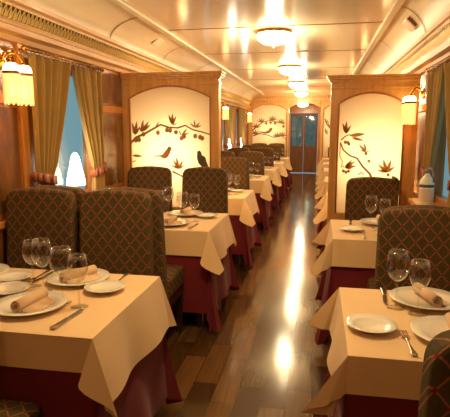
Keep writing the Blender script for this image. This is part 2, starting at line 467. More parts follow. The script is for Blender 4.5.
PLX = (-1.915, -.942)
pl, loc, yp = partition('painted_partition', 'tall honey wood partition on the left whose lit panel shows two birds under a branch',
    PLX[0], PLX[1], 1.955, -1.84, -1.025, 1.765, 1.878, .70, PY, (0, 1))
q = MB()
ribbon(q, [(-1.846,1.332),(-1.793,1.385),(-1.691,1.428),(-1.601,1.476),(-1.534,1.511),(-1.446,1.484),(-1.359,1.48),(-1.283,1.504),(-1.208,1.463),(-1.123,1.443),(-1.027,1.414)], .026, .012, yp, 0)
ribbon(q, [(-1.421,1.055),(-1.367,1.029),(-1.305,.998)], .018, .016, yp, 0)
for base, tips in (((-1.413,1.511), [(-1.444,1.594),(-1.411,1.604),(-1.379,1.583),(-1.369,1.521)]),
    ((-1.187,1.484), [(-1.229,1.521),(-1.19,1.545),(-1.143,1.525),(-1.129,1.5)]),
    ((-1.799,1.413), [(-1.823,1.512),(-1.782,1.526),(-1.756,1.48),(-1.825,1.449)]),
    ((-1.735,1.442), [(-1.714,1.543),(-1.666,1.526),(-1.651,1.501),(-1.756,1.491)]),
    ((-1.582,1.497), [(-1.551,1.534)]), ((-1.321,1.407), [(-1.273,1.463),(-1.256,1.428),(-1.347,1.453)]),
    ((-1.838,1.208), [(-1.742,1.201)]), ((-1.838,1.14), [(-1.8,1.157)]),
    ((-1.355,1.078), [(-1.42,1.113),(-1.375,1.177),(-1.316,1.156),(-1.304,1.114),(-1.404,1.155)])):
    for tp in tips: leaf(q, base, tp, yp, 1)
for c in [(-1.713,1.417),(-1.76,1.364),(-1.794,1.358),(-1.562,1.434),(-1.469,1.459),(-1.436,1.455),(-1.377,1.438),(-1.322,1.38),(-1.295,1.397),(-1.183,1.401),(-1.134,1.391),(-1.113,1.381)]:
    blob(q, c, .021, yp, 2)
blob(q, (-1.448,1.276), .022, yp, 3); blob(q, (-1.146,1.238), .021, yp, 4); blob(q, (-1.118,1.165), .043, yp, 4)
flat_poly(q, [(-1.612,1.206),(-1.522,1.216),(-1.506,1.237),(-1.477,1.271),(-1.461,1.288),(-1.441,1.284),(-1.435,1.267),(-1.44,1.239),(-1.463,1.197),(-1.496,1.178),(-1.523,1.186),(-1.54,1.198),(-1.612,1.198)], yp, 3, .003)
flat_poly(q, [(-1.161,1.246),(-1.141,1.255),(-1.124,1.242),(-1.12,1.221),(-1.103,1.199),(-1.076,1.161),(-1.052,1.111),(-1.045,1.02),(-1.075,1.03),(-1.108,1.085),(-1.147,1.14),(-1.166,1.177),(-1.168,1.21)], yp, 4, .003)
loc(q.build('bird_painting', PM, pl))

pr, loc, yp = partition('painted_partition', 'tall honey wood partition on the right whose lit panel shows leaves on a falling branch',
    .10, .86, 1.895, .172, .742, 1.695, 1.791, .69, PY, (1, 0))
q = MB()
ribbon(q, [(.197,1.348),(.225,1.279),(.285,1.227),(.353,1.202),(.404,1.129),(.474,1.059),(.498,1.0)], .012, .022, yp, 0)
ribbon(q, [(.203,1.368),(.24,1.403),(.272,1.417),(.306,1.411)], .012, .008, yp, 0)
ribbon(q, [(.198,1.22),(.223,1.171),(.212,1.111)], .008, .006, yp, 0)
ribbon(q, [(.369,1.05),(.397,1.072),(.421,1.054)], .012, .012, yp, 0)
ribbon(q, [(.197,1.348),(.197,1.22)], .008, .008, yp, 0)
for base, tips in (((.245,1.426), [(.217,1.508),(.245,1.523),(.28,1.494)]), ((.278,1.407), [(.397,1.423)]), ((.298,1.391), [(.388,1.368)]),
    ((.427,1.261), [(.373,1.32),(.414,1.33),(.457,1.268),(.384,1.275)]), ((.245,1.115), [(.326,1.166),(.337,1.129),(.3,1.176),(.217,1.135),(.303,1.104)]),
    ((.621,1.074), [(.552,1.141),(.591,1.179),(.651,1.176),(.682,1.125),(.544,1.096)])):
    for tp in tips: leaf(q, base, tp, yp, 1)
for tp in (((.669,1.045), (.735,.955)), ((.68,1.0), (.722,.858)), ((.70,1.03), (.738,.91))): leaf(q, tp[0], tp[1], yp, 5, .35)
for c in [(.242,1.348),(.265,1.345),(.275,1.333),(.431,1.246),(.459,1.177),(.258,1.072),(.281,1.082),(.635,1.054),(.234,1.083)]: blob(q, c, .014, yp, 2)
loc(q.build('branch_painting', PM, pr))

pf, loc, yp = partition('painted_partition', 'small distant partition left of the far door with a bird and branches painted on cream',
    -1.90, -.80, 2.19, -1.80, -.86, 2.0, 2.15, .75, YX, (0, 0))
q = MB()
ribbon(q, [(-1.80,1.45),(-1.66,1.56),(-1.5,1.68),(-1.3,1.72),(-1.1,1.66),(-.9,1.62)], .03, .02, yp, 0)
ribbon(q, [(-1.78,1.30),(-1.6,1.36),(-1.4,1.33),(-1.2,1.26),(-1.0,1.30),(-.88,1.22)], .03, .018, yp, 0)
for base in ((-1.70,1.52),(-1.55,1.66),(-1.25,1.72),(-1.02,1.64),(-1.72,1.34),(-1.12,1.27),(-.98,1.29)):
    for k in range(5): a = .3+k*.6; leaf(q, base, (base[0]+.12*math.cos(a), base[1]+.12*math.sin(a)), yp, 1)
for c in ((-1.42,1.64),(-1.18,1.64),(-.95,1.56),(-1.3,1.66)): blob(q, c, .035, yp, 2)
flat_poly(q, [(-1.62,1.42),(-1.45,1.41),(-1.36,1.45),(-1.31,1.52),(-1.25,1.52),(-1.26,1.45),(-1.33,1.38),(-1.44,1.36),(-1.62,1.40)], yp, 3, .003)
loc(q.build('bird_painting', PM, pf))
pg, loc, yp = partition('painted_partition', 'small distant partition right of the far door, mostly hidden behind the near right partition',
    .035, .89, 2.19, .10, .82, 2.0, 2.15, .75, YX, (0, 0))
q = MB()
ribbon(q, [(.14,1.75),(.2,1.6),(.3,1.5),(.42,1.46),(.6,1.3)], .02, .03, yp, 0)
for base in ((.16,1.66),(.24,1.54),(.16,1.40),(.45,1.44)):
    for k in range(4): a = -.6+k*.7; leaf(q, base, (base[0]+.1*math.cos(a), base[1]+.1*math.sin(a)), yp, 1)
loc(q.build('branch_painting', PM, pg))

# ------------------------------------------------------------------ curtains, rods
def rod(side, yc, z, label):
    X = (XL+.075) if side < 0 else (XR-.075)
    t = empty('curtain_rod', (X, yc, z)); tag(t, label, 'curtain rod', 'curtain rods above the windows')
    q = MB(); q.tube([(0, -.56, 0), (0, .56, 0)], .009, 8)
    q.build('pole', M['brass'], t, smooth=True)
    for e in (-1, 1):
        q = MB(); q.lathe([(0, -.02), (.018, -.01), (.02, 0), (.016, .014), (0, .022)], 8, (0, e*.575, 0), axis='y'); q.build('finial', M['brass'], t, smooth=True)
        q = MB(); q.tube([(0, e*.55, 0), (-.074 if side < 0 else .074, e*.55, 0)], .006, 6); q.build('bracket', M['brass'], t, smooth=True)
    q = MB(); q.tube([(.017*math.cos(a*PI/5), 0, -.006+.017*math.sin(a*PI/5)) for a in range(11)], .003, 4)
    ring = q.build('ring', M['silver'], t)
    for k in range(22):
        r = ring if k == 0 else ring.copy()
        if k: COL.objects.link(r); r.parent = t
        r.location = (0, -.53+1.06*k/21, 0)
    return t
def curtain(side, yc, half, ztop, label):
    """half -1: the nearer drape of the pair, +1: the further; gathered by a tieback"""
    X = (XL+.075) if side < 0 else (XR-.05); s = -side
    t = empty('curtain', (X, yc+half*.5, 0)); tag(t, label, 'curtain', 'olive gold window curtains')
    ztie = 1.13; zbot = .935; nz, ns = 26, 64
    V = []; F = []
    for i in range(nz+1):
        z = ztop+(zbot-ztop)*i/nz
        if z >= ztie:
            u = (ztop-z)/(ztop-ztie)
            inner = .012+(.315-.012)*(u**1.25); outer = .545-.02*u
            amp = .026*(1-.40*u)+.004
        else:
            u = (ztie-z)/(ztie-zbot)
            inner = .315-.02*u; outer = .525-.01*u; amp = .016+.008*u
        for k in range(ns+1):
            q = k/ns
            y = half*(inner+(outer-inner)*q)
            ph = 2*PI*4.6*q+.9*half
            pin = 1-.5*math.exp(-((z-ztie)/.04)**2)
            x = s*amp*pin*(math.sin(ph)+.35*math.sin(2.3*ph+1+yc))
            top = max(0, 1-(ztop-z)/.06)
            x += s*.006*top*math.sin(2*PI*16*q)
            V.append((x, y-half*.5, z))
    for i in range(nz):
        for k in range(ns):
            a = i*(ns+1)+k; F.append((a, a+1, a+ns+2, a+ns+1))
    q = MB(); q.add(V, F); o = q.build('drape', M['curtain'], t, smooth=True)
    md = o.modifiers.new('thick', 'SOLIDIFY'); md.thickness = .003
    q = MB(); ya, yb = half*.30-half*.5, half*.555-half*.5
    ring = []
    for k in range(24):
        a = 2*PI*k/24
        ring.append(((ya+yb)/2+abs(yb-ya)/2*math.cos(a), s*.036*math.sin(a)))
    for k in range(24):
        y, x = ring[k]; y2, x2 = ring[(k+1) % 24]
        f = lambda yy: ztie+.05*((yy-(ya+yb)/2)/abs(yb-ya))*half
        q.add([(x, y, f(y)-.03), (x2, y2, f(y2)-.03), (x2, y2, f(y2)+.03), (x, y, f(y)+.03)], [(0,1,2,3)])
    tb = q.build('tieback', M['tie'], t, smooth=True)
    md = tb.modifiers.new('thick', 'SOLIDIFY'); md.thickness = .012; md.offset = 1
for side, zr in ((-1, 1.97), (1, 1.925)):
    for i, yc in enumerate(WINS_L if side < 0 else WINS_R):
        if 5 < yc < 9: continue                       # behind the partitions: not in view
        if yc < 3: continue
        sd = 'left' if side < 0 else 'right'
        where = {3.50: 'near %s window' % sd, 3.65: 'near %s window' % sd, 10.27: 'first distant %s window past the partition' % sd, 11.92: 'last distant %s window' % sd}[yc]
        if side > 0 and yc > 5: continue
        rod(side, yc, zr, 'thin brass curtain rod with rings above the ' + where)
        curtain(side, yc, -1, zr-.025, 'olive gold curtain tied back on nearer side of ' + where)
        curtain(side, yc, 1, zr-.025, 'olive gold curtain tied back on farther side of ' + where)

# ------------------------------------------------------------------ lamps
def plight(name, loc, energy, col=(1, .78, .47), rad=.06):
    l = bpy.data.lights.new(name, 'POINT'); l.energy = energy; l.color = col; l.shadow_soft_size = rad
    o = bpy.data.objects.new(name, l); COL.objects.link(o); o.location = loc; return o
def make_dome():
    t = empty('ceiling_lamp', (0,0,ZC))
    q = MB(); q.lathe([(.17,0),(.175,-.012),(.16,-.028),(.15,-.03)], 28); q.build('brass_rim', M['brass'], t, smooth=True)
    q = MB(); q.lathe([(.165,-.02),(.166,-.045),(.155,-.08),(.115,-.108),(.06,-.124),(.0,-.13)], 28); q.build('glass_dome', M['dome'], t, smooth=True)
    q = MB(); q.lathe([(.0,-.128),(.012,-.13),(.014,-.138),(.006,-.147),(0,-.153)], 10); q.build('finial', M['brass'], t, smooth=True)
    return t
dome = make_dome()
names = {2.0: 'round domed glass lamp on the ceiling above the nearest tables', 5.0: 'largest domed glass lamp on the ceiling, near the two painted partitions',
         7.7: 'second domed glass ceiling lamp in view, beyond the partitions', 10.2: 'third domed glass ceiling lamp in view along the aisle', 12.7: 'fourth domed glass ceiling lamp, just before the far partition'}
LAMPX = -.46
for i, y in enumerate(sorted(names)):
    o = dome if i == 0 else dup(dome, (LAMPX, y, ZC))
    o.location = (LAMPX, y, ZC); tag(o, names[y], 'ceiling lamp', 'domed ceiling lamps over the aisle')
    plight('ceiling_lamp_light', (LAMPX, y, ZC-.22), 42)
plight('ceiling_lamp_light', (LAMPX, -.7, ZC-.22), 12)
v = dup(dome, (-.5, 15.2, 2.27)); tag(v, 'small domed glass lamp over the vestibule in front of the far door', 'ceiling lamp')
plight('vestibule_light', (-.5, 15.2, 2.0), 45)
m = MB(); m.box(XL, XR, YX+.12, YE, 2.27, 2.29); struct(m.build('ceiling_vestibule', M['pil']))

def make_wall_lamp():
    """twin fringed shades on a brass bracket; the wall is at local x = 0, room towards +x"""
    t = empty('wall_lamp')
    q = MB(); q.lathe([(0, .0), (.045, .0), (.05, .008), (.03, .018), (.012, .03), (0, .032)], 14, axis='x'); q.build('backplate', M['brass'], t, smooth=True)
    for e in (-1, 1):
        pts = []
        for k in range(13):
            u = k/12; pts.append((.02+.10*u, e*.065*u, .0+.05*math.sin(PI*u*1.05)))
        q = MB(); q.tube(pts, .007, 8); q.tube([pts[-1], (pts[-1][0], pts[-1][1], -.03)], .012, 8)
        # a small scroll of the bracket
        q.tube([(.05+.02*math.cos(a*.6), e*.05+e*.016*math.cos(a*.6), .055+.022*math.sin(a*.6)) for a in range(9)], .004, 6)
        q.build('arm', M['brass'], t, smooth=True)
        cx, cy = .12, e*.065
        q = MB(); q.lathe([(.014,-.02),(.028,-.022),(.039,-.032),(.0455,-.05),(.0465,-.07)], 18, (cx, cy, 0), caps=False)
        sh = q.build('glass_shade', M['shade'], t, smooth=True)
        q = MB(); q.lathe([(.0475,-.068),(.0485,-.07),(.0485,-.084),(.0475,-.086)], 18, (cx, cy, 0), caps=False); q.build('band', M['shadeband'], sh, smooth=True)
        q = MB()
        for k in range(30):
            a = 2*PI*k/30; x, y = cx+.0455*math.cos(a), cy+.0455*math.sin(a)
            ln = .25+.012*math.sin(k*2.1)
            q.tube([(x, y, -.084), (x+.001*math.cos(k), y+.001*math.sin(k), -.17), (x, y, -ln)], .0042, 5)
        q.build('bead_fringe', M['fringe'], sh)
    return t
wl = make_wall_lamp()
spots = [(-1, 2.735, 1.868, 'twin lamp with bead fringes on the near left wall beside the curtain'),
         (1, 4.50, 1.765, 'fringed twin lamp on the right wall beside the painted partition'),
         (-1, 6.45, 1.90, 'fringed twin lamp on the left wall hidden just beyond the bird partition'),
         (1, 6.45, 1.85, 'fringed twin lamp on the right wall hidden just beyond the branch partition'),
         (-1, 9.45, 1.92, 'fringed twin lamp on the distant left wall, seen right beside the bird partition'),
         (1, 9.45, 1.88, 'fringed twin lamp on the distant right wall, hidden by the right partition'),
         (-1, 12.85, 1.92, 'farthest fringed twin lamp on the left wall, beside the distant painted partition'),
         (1, 12.85, 1.88, 'farthest fringed twin lamp on the right wall')]
for i, (side, y, z, lab) in enumerate(spots):
    X = XL+.022 if side < 0 else XR-.022
    if i == 1: X = XR-.03
    o = wl if i == 0 else dup(wl, (0,0,0))
    o.location = (X, y, z); o.rotation_euler = (0, 0, 0 if side < 0 else PI)
    tag(o, lab, 'wall lamp', 'fringed twin wall lamps')
    for e in (-1, 1): plight('wall_lamp_light', (X-side*.12, y+e*.065, z-.18), .55 if i == 1 else 1.0, rad=.03)

# glowing lamps on the window ledges between the curtains
def make_ledge_lamp():
    t = empty('ledge_lamp')
    q = MB(); q.lathe([(.04,0),(.042,.008),(.015,.02),(.009,.03),(.009,.10),(.016,.11),(0,.112)], 14); q.build('base', M['brass'], t, smooth=True)
    q = MB(); q.lathe([(.072,.115),(.07,.15),(.06,.20),(.047,.25),(.037,.30),(.030,.335),(.020,.355),(.009,.366),(0,.368)], 16, caps=False); q.build('globe', M['winlamp'], t, smooth=True)
    return t
ll = make_ledge_lamp()
for i, (y, lab) in enumerate(((3.54, 'small bright glowing lamp on the near left window ledge between parted curtains'),
                 (10.2, 'small glowing lamp between the curtains of the first distant left window'),
                 (11.9, 'small glowing lamp between the curtains of the last distant left window'))):
    o = ll if i == 0 else dup(ll, (0,0,0))
    o.location = (XL+.062, y, WZ0); tag(o, lab, 'lamp', 'glowing lamps on the window ledges')
    if i == 2: o.scale = (.6, .6, 1); o.location.x = XL+.05
    plight('ledge_lamp_light', (XL+.15, y, 1.22), 7, (1,.86,.66), .05)

# a lamp behind each lit panel, turned towards it
def panel_spot(x, y, z, energy):
    l = bpy.data.lights.new('panel_light', 'SPOT'); l.energy = energy; l.color = (1, .91, .74); l.shadow_soft_size = .10
    l.spot_size = R(150); l.spot_blend = 1
    o = bpy.data.objects.new('panel_light', l); COL.objects.link(o); o.location = (x, y, z); o.rotation_euler = (R(-90), 0, 0)
panel_spot(-1.46, PY+.42, 1.20, 92); panel_spot(.52, PY+.40, 1.20, 84)
panel_spot(-1.35, YX+.5, 1.45, 40); panel_spot(.45, YX+.5, 1.45, 30)

# cream boxes on the coves
def cove_box(x, y, z, tilt, lab):
    t = empty('cove_speaker', (x, y, z)); t.rotation_euler = (0, tilt, 0); tag(t, lab, 'speaker box', 'cream boxes on the coves')
    q = MB(); q.box(-.055, .055, -.09, .09, -.02, .02); q.build('housing', M['strip'], t, bevel=.008)
    q = MB(); q.box(-.045, .045, -.094, -.088, -.012, .012); q.build('grille', M['shadeband'], t)
cove_box(.715, 4.45, 2.325, R(44), 'small cream box fixed to the right cove above the partition')
cove_box(-1.70, 5.15, 2.385, R(-34), 'small cream box fixed to the left cove beyond the curtained window')

# white bottle on the right window ledge
t = empty('siphon_bottle', (XR-.122, 3.74, WZ0)); t.scale = (.95,.95,.88); tag(t, 'white siphon bottle with dark band and metal head on the right window ledge', 'bottle')
q = MB(); q.lathe([(0,0),(.05,0),(.054,.006),(.054,.17),(.053,.185),(.045,.21),(.026,.24),(.015,.258),(.015,.27),(0,.272)], 20); q.build('body', M['bottle'], t, smooth=True)
q = MB(); q.lathe([(.0545,.15),(.0552,.152),(.0552,.172),(.0545,.174)], 20, caps=False); q.build('band', M['bottleband'], t, smooth=True)
q = MB(); q.lathe([(.0545,.03),(.0549,.032),(.0549,.135),(.0545,.137)], 20, caps=False); q.build('paper_band', M['bottlelabel'], t, smooth=True)
q = MB(); q.lathe([(0,.265),(.018,.266),(.02,.28),(.014,.30),(0,.312)], 12); q.build('metal_head', M['steel'], t, smooth=True)
q = MB(); q.tube([(0,0,.295),(.012,-.05,.31),(.018,-.09,.295),(.02,-.115,.25),(.02,-.12,.20)], [.006,.008,.007,.006,.005], 8); q.build('lever', M['steel'], t, smooth=True)

# ------------------------------------------------------------------ chairs
def make_chair(name, top, label):
    t = empty(name); tag(t, label, 'chair')
    w, th = .235, .09
    # upholstered back: outline with rounded shoulders, leaning back towards the top
    out = [(-w+.012, .30), (w-.012, .30)]
    r = .065
    for k in range(7): a = k/6*PI/2; out.append((w-r+r*math.cos(a), top-.012-r+r*math.sin(a)))
    for k in range(5): u = (k+1)/6; x = (w-r)*(1-2*u); out.append((x, top-.012+.012*math.sin(PI*u)))
    for k in range(7): a = PI/2+k/6*PI/2; out.append((-w+r+r*math.cos(a), top-.012-r+r*math.sin(a)))
    y0, y1 = -.19-th, -.19
    def lean(z): return -.05*max(0, (z-.45)/(top-.45))
    n = len(out); V = []; 
    def tap(z): return 1.03-.12*max(0, (z-.42)/(top-.42))
    for yy in (y0, y1):
        for x, z in out: V.append((x*tap(z), yy+lean(z), z))
    # split into front / back (patterned) and rim (dark)
    q = MB(); F = [tuple(range(n)), tuple(range(n, 2*n))[::-1]]
    q.add(V, F, 0); q.f += [(k, k+n, (k+1) % n+n, (k+1) % n) for k in range(n)]; q.m += [0]*n
    q.build('backrest', [M['lattice'], M['chairside']], t, bevel=.018, seg=3)
    q = MB(); q.box(-w+.005, w-.005, -.195, .19, .36, .505); q.build('seat', M['lattice'], t, bevel=.03, seg=3)
    q = MB(); q.box(-w+.012, w-.012, -.27, .18, .30, .362); q.build('seat_frame', M['dark'], t, bevel=.008)
    for sx in (-1, 1):
        for yy, dy in ((.155, .0), (-.245, -.02)):
            q = MB(); x = sx*(w-.04)
            V = []
            for z, h in ((0, .014), (.31, .022)):
                yo = yy+(dy if z == 0 else 0)
                V += [(x-h, yo-h, z), (x+h, yo-h, z), (x+h, yo+h, z), (x-h, yo+h, z)]
            q.add(V, [(0,1,2,3),(4,5,6,7)]+[(k, (k+1) % 4, (k+1) % 4+4, k+4) for k in range(4)])
            q.build('leg', M['dark'], t)
    return t
chairL = make_chair('dining_chair', 1.11, 'x'); chairR = make_chair('dining_chair', 1.055, 'x')
usedL = [False]; usedR = [False]
def place_chair(proto, used, x, y, rz, label, group):
    if not used[0]: o = proto; used[0] = True; o.location = (x, y, 0); o.rotation_euler = (0,0,rz)
    else: o = dup(proto, (x, y, 0), rz)
    o['label'] = label; o['group'] = group
    return o

# ------------------------------------------------------------------ tables and cloths
def cloth_mesh(x0, x1, y0, y1, zt, dxl, dxr, dy, side_fl, front_fl, corner, zmin, seed, waves, wall, pw=1.0, back=None):
    back = back or corner
    """a cloth lying on the top and hanging over its edges. wall: -1 / +1 where the wall edge is"""
    rnd = random.Random(seed)
    st = []   # stations: origin, direction, length
    def nrm(v): return Vector(v).normalized()
    def side(p0, p1, nv, ln, fl, n, wv):
        ph = rnd.random()*6
        for k in range(n+1):
            u = k/n
            e = math.sin(PI*u)
            f = fl+wv*e*math.sin(u*2*PI*(2.0 if ln > .4 else 1.3)+ph)+.35*fl*e*math.sin(u*9+ph)
            p = Vector(p0).lerp(Vector(p1), u)
            st.append((p, nrm((nv[0]*f, nv[1]*f, -1)), ln))
    def corn(p, nx, ny, lx, ly, from_x, tab):
        # tab: list of (angle from the x side in degrees, out_x, out_y) ; emitted from x side to y side or reversed
        rows = []
        for i in range(len(tab)-1):
            a0, fx0, fy0 = tab[i]; a1, fx1, fy1 = tab[i+1]
            nn = max(1, int((a1-a0)/4))
            for k in range(nn):
                u = k/nn; us = u*u*(3-2*u)
                rows.append((a0+(a1-a0)*u, fx0+(fx1-fx0)*us, fy0+(fy1-fy0)*us))
        rows = rows[1:]
        res = []
        for a, fx, fy in rows:
            ar = R(a)
            ln = min(lx/max(math.cos(ar), 1e-3), ly/max(math.sin(ar), 1e-3))
            d = nrm((nx*fx, ny*fy, -1))
            if zmin is not None: ln = min(ln, (zt-zmin)/-d.z)
            res.append((Vector(p), d, ln))
        if not from_x: res = res[::-1]
        st.extend(res)
    wl_, wr_ = wall < 0, wall > 0
    fl_l = .01 if wl_ else side_fl; fl_r = .01 if wr_ else side_fl
    z = zt
    small = [(0, .03, .0), (45, .05, .14), (90, .0, front_fl)]
    nW = 18 if dy < .4 else 30
    # order: right side (+x) from y0 to y1, back-right corner, back, back-left, left, front-left, front, front-right
    side((x1, y0, z), (x1, y1, z), (1, 0), dxr, fl_r, nW, waves)
    corn((x1, y1, z), 1, 1, dxr, dy, True, small if wr_ else back)
    side((x1, y1, z), (x0, y1, z), (0, 1), dy, front_fl, nW, waves*.3)
    corn((x0, y1, z), -1, 1, dxl, dy, False, small if wl_ else back)
    side((x0, y1, z), (x0, y0, z), (-1, 0), dxl, fl_l, nW, waves)
    corn((x0, y0, z), -1, -1, dxl, dy, True, small if wl_ else corner)
    side((x0, y0, z), (x1, y0, z), (0, -1), dy, front_fl, nW, waves*.3)
    corn((x1, y0, z), 1, -1, dxr, dy, False, small if wr_ else corner)
    K = 10; V = []; F = []; n = len(st)
    ins = .012
    cx, cy = (x0+x1)/2, (y0+y1)/2
    for p, d, ln in st:     # inset top ring
        V.append((p.x+(ins if p.x < cx else -ins)*(abs(p.x-cx) > (x1-x0)/2-1e-4), p.y+(ins if p.y < cy else -ins)*(abs(p.y-cy) > (y1-y0)/2-1e-4), zt))
    for p, d, ln in st: V.append((p.x, p.y, zt-.002))
    for k in range(1, K+1):
        for p, d, ln in st:
            u = k/K; hz = u**pw
            V.append((p.x+d.x*ln*hz, p.y+d.y*ln*hz, p.z+d.z*ln*u-.002))
    for r_ in range(K+1):
        for i in range(n):
            j = (i+1) % n; F.append((r_*n+i, r_*n+j, (r_+1)*n+j, (r_+1)*n+i))
    F.append(tuple(range(n))[::-1])
    m = MB(); m.add(V, F); return m

CORN = [(0, .14, .03), (12, .24, .08), (26, .54, .38), (52, -.20, .42), (70, .08, .10), (82, .05, .03), (90, .0, .07)]
CORNB = [(0, .10, .03), (12, .13, .05), (26, .24, .20), (52, .02, .24), (70, .06, .08), (82, .04, .02), (90, .0, .07)]
CORNR = [(0, .15, .03), (12, .30, .01), (30, .72, .14), (48, .36, .20), (66, .12, .14), (80, .04, .09), (90, .0, .07)]
CORN2 = [(0, .06, .01), (12, .05, -.02), (24, .15, .05), (38, .12, .13), (50, .01, .06), (62, .06, .16), (76, .0, .12), (84, .02, .02), (90, .0, .02)]

def table(side, x0, x1, y0, y1, where, near):
    if side < 0: xa, xb = x0, x1
    else: xa, xb = x0, x1
    cx, cy = (xa+xb)/2, (y0+y1)/2
    t = empty('dining_table', (cx, cy, 0)); tag(t, 'cloth-covered wooden dining table, ' + where, 'table', 'dining tables along the aisle')
    q = MB(); q.box(xa-cx+.006, xb-cx-.006, y0-cy+.006, y1-cy-.006, .70, .741); q.build('tabletop', M['dark'], t, bevel=.004)
    for sx in (-1, 1):
        for sy in (-1, 1):
            lx, ly = sx*((xb-xa)/2-.09), sy*((y1-y0)/2-.09)
            q = MB(); q.box(lx-.024, lx+.024, ly-.024, ly+.024, 0, .70); q.build('leg', M['dark'], t, bevel=.004)
    wallside = side
    d1, d2 = (.03, .62) if side < 0 else (.62, .03)
    o = cloth_mesh(xa, xb, y0, y1, .7455, d1, d2, .60, .05, .02, CORN2, .045, int(y0*10)+side, .04, wallside, 1.9).build('undercloth', M['red'])
    smooth_angle(o, 60); tag(o, 'long burgundy undercloth falling to the floor, ' + where, 'undercloth', 'burgundy undercloths')
    d1, d2 = (.03, .26) if side < 0 else (.215, .03)
    o = cloth_mesh(xa-.001, xb+.001, y0-.001, y1+.001, .7515, d1, d2, .125 if near else .18, .17, .10, CORN if side < 0 else CORNR, None, int(y0*10)+side+5, .03, wallside, 1.0, CORNB if side < 0 else CORNR).build('tablecloth', M['cream'])
    smooth_angle(o, 60); tag(o, 'cream tablecloth with hanging points, ' + where, 'tablecloth', 'cream tablecloths')
    return t
LX0, LX1 = -1.875, -.748; RX0, RX1 = .113, .865
TL = [(1.484, 2.225), (3.317, 4.09), (5.05, 5.80), (6.92, 7.66), (8.74, 9.44), (10.53, 11.21), (12.31, 12.93)]
TR = [(1.517, 2.216), (3.235, 3.965), (5.05, 5.80), (6.92, 7.66), (8.74, 9.44), (10.53, 11.21), (12.31, 12.93)]
ORD = ['nearest', 'second', 'third', 'fourth', 'fifth', 'sixth', 'seventh and farthest']
def wname(side, i): return 'on %s %s table' % (ORD[i].split()[0], 'left' if side < 0 else 'right')
def wname2(side, i): return '%s of the %s row' % (ORD[i], 'left' if side < 0 else 'right')

# ------------------------------------------------------------------ table settings
def make_plate(name, r, lab):
    prof = [(0,.004),(r*.58,.004),(r*.66,.009),(r*.97,.020),(r,.0215),(r*.99,.0235),(r*.66,.0135),(r*.58,.008),(0,.008)]
    base = [(0,0),(r*.5,0),(r*.55,.004)]
    q = MB(); q.lathe(prof, 36); q.lathe([(r*.42,.004),(r*.45,0),(r*.5,0),(r*.52,.005)], 36, caps=False)
    o = q.build(name, M['porcelain'], smooth=True); tag(o, lab, 'plate'); return o
def make_glass(h, lab, r):
    t = empty('wine_glass'); tag(t, lab, 'glass')
    q = MB(); q.lathe([(0,.006),(.006,.006),(.02,.003),(.036,.0015),(.036,0),(0,0)], 20); q.build('foot', M['glass'], t, smooth=True)
    zb = h*.46
    q = MB(); q.lathe([(.0075,.004),(.004,.012),(.0036,zb*.6),(.0045,zb*.95),(.010,zb+.006)], 10); q.build('stem', M['glass'], t, smooth=True)
    prof = [(0,zb),(r*.35,zb+.006),(r*.72,zb+(h-zb)*.18),(r*.96,zb+(h-zb)*.38),(r,zb+(h-zb)*.52),(r*.93,zb+(h-zb)*.78),(r*.80,h)]
    q = MB(); q.lathe(prof+[(a-.0012, z) for a, z in prof[::-1][:-1]]+[(0, zb+.002)], 24); q.build('bowl', M['glass'], t, smooth=True)
    return t
def make_napkin():
    t = empty('rolled_napkin'); tag(t, 'x', 'napkin')
    # spiral roll along local x
    n = 60; V = []; F = []; ins = 0
    for k in range(n+1):
        a = k/n*2*PI*1.8; r = .012+.015*k/n
        for x in (-.09+.004*math.sin(a), .09): V.append((x, r*math.cos(a), .028+r*math.sin(a)))
    for k in range(n): F.append((2*k, 2*k+1, 2*k+3, 2*k+2))
    q = MB(); q.add(V, F); o = q.build('roll', M['napkin'], t, smooth=True)
    md = o.modifiers.new('thick', 'SOLIDIFY'); md.thickness = .0035
    V = []; F = []
    for k in range(9):
        u = k/8; y = -.020-.055*u; z = .012*(1-u)**2+.003
        V += [(-.08-.0*u, y, z), (.085, y, z)]
    for k in range(8): F.append((2*k, 2*k+1, 2*k+3, 2*k+2))
    q = MB(); q.add(V, F); o = q.build('flap', M['napkin'], t, smooth=True)
    md = o.modifiers.new('thick', 'SOLIDIFY'); md.thickness = .003
    return t
def make_knife():
    q = MB()
    q.prism([(-.10,-.010),(-.095,-.014),(-.02,-.010),(.0,-.008),(.0,.008),(-.02,.009),(-.095,.013),(-.10,.010)], .0, .009, 0, 'xy')
    o = empty('table_knife'); q.build('handle', M['silver'], o, bevel=.003)
    q = MB(); q.prism([(.0,-.007),(.06,-.010),(.095,-.009),(.108,.0),(.10,.007),(.0,.007)], .003, .0055, 0, 'xy')
    q.build('blade', M['silver'], o)
    tag(o, 'x', 'knife'); return o
def make_fork():
    o = empty('table_fork'); tag(o, 'x', 'fork')
    q = MB(); pts = [(-.10,.0085),(-.09,.011),(-.05,.006),(.0,.004),(.03,.004)]
    q.prism([(x, -w) for x, w in pts]+[(x, w) for x, w in pts[::-1]], .001, .006, 0, 'xy'); q.build('handle', M['silver'], o, bevel=.002)
    q = MB(); q.prism([(.03,-.004),(.042,-.012),(.055,-.013),(.055,.013),(.042,.012),(.03,.004)], .003, .006, 0, 'xy')
    for k in range(4):
        y = -.0105+.007*k; q.box(.055, .10, y-.002, y+.002, .004, .0065)
    q.build('tines', M['silver'], o); return o
P_d = make_plate('dinner_plate', .145, 'x'); P_b = make_plate('bread_plate', .09, 'x')
G_a = make_glass(.235, 'x', .046); G_b = make_glass(.215, 'x', .041)
NAP = make_napkin(); KN = make_knife(); FK = make_fork()
first = set()
def put(proto, x, y, z, rz, label, group):
    if proto.name not in first:
        first.add(proto.name); kids(proto)
        for c in kids(proto): kids(c)
        o = proto; o.location = (x, y, z); o.rotation_euler = (0,0,rz)
    else: o = dup(proto, (x, y, z), rz)
    o['label'] = label; o['group'] = group; return o
ZT = .7535
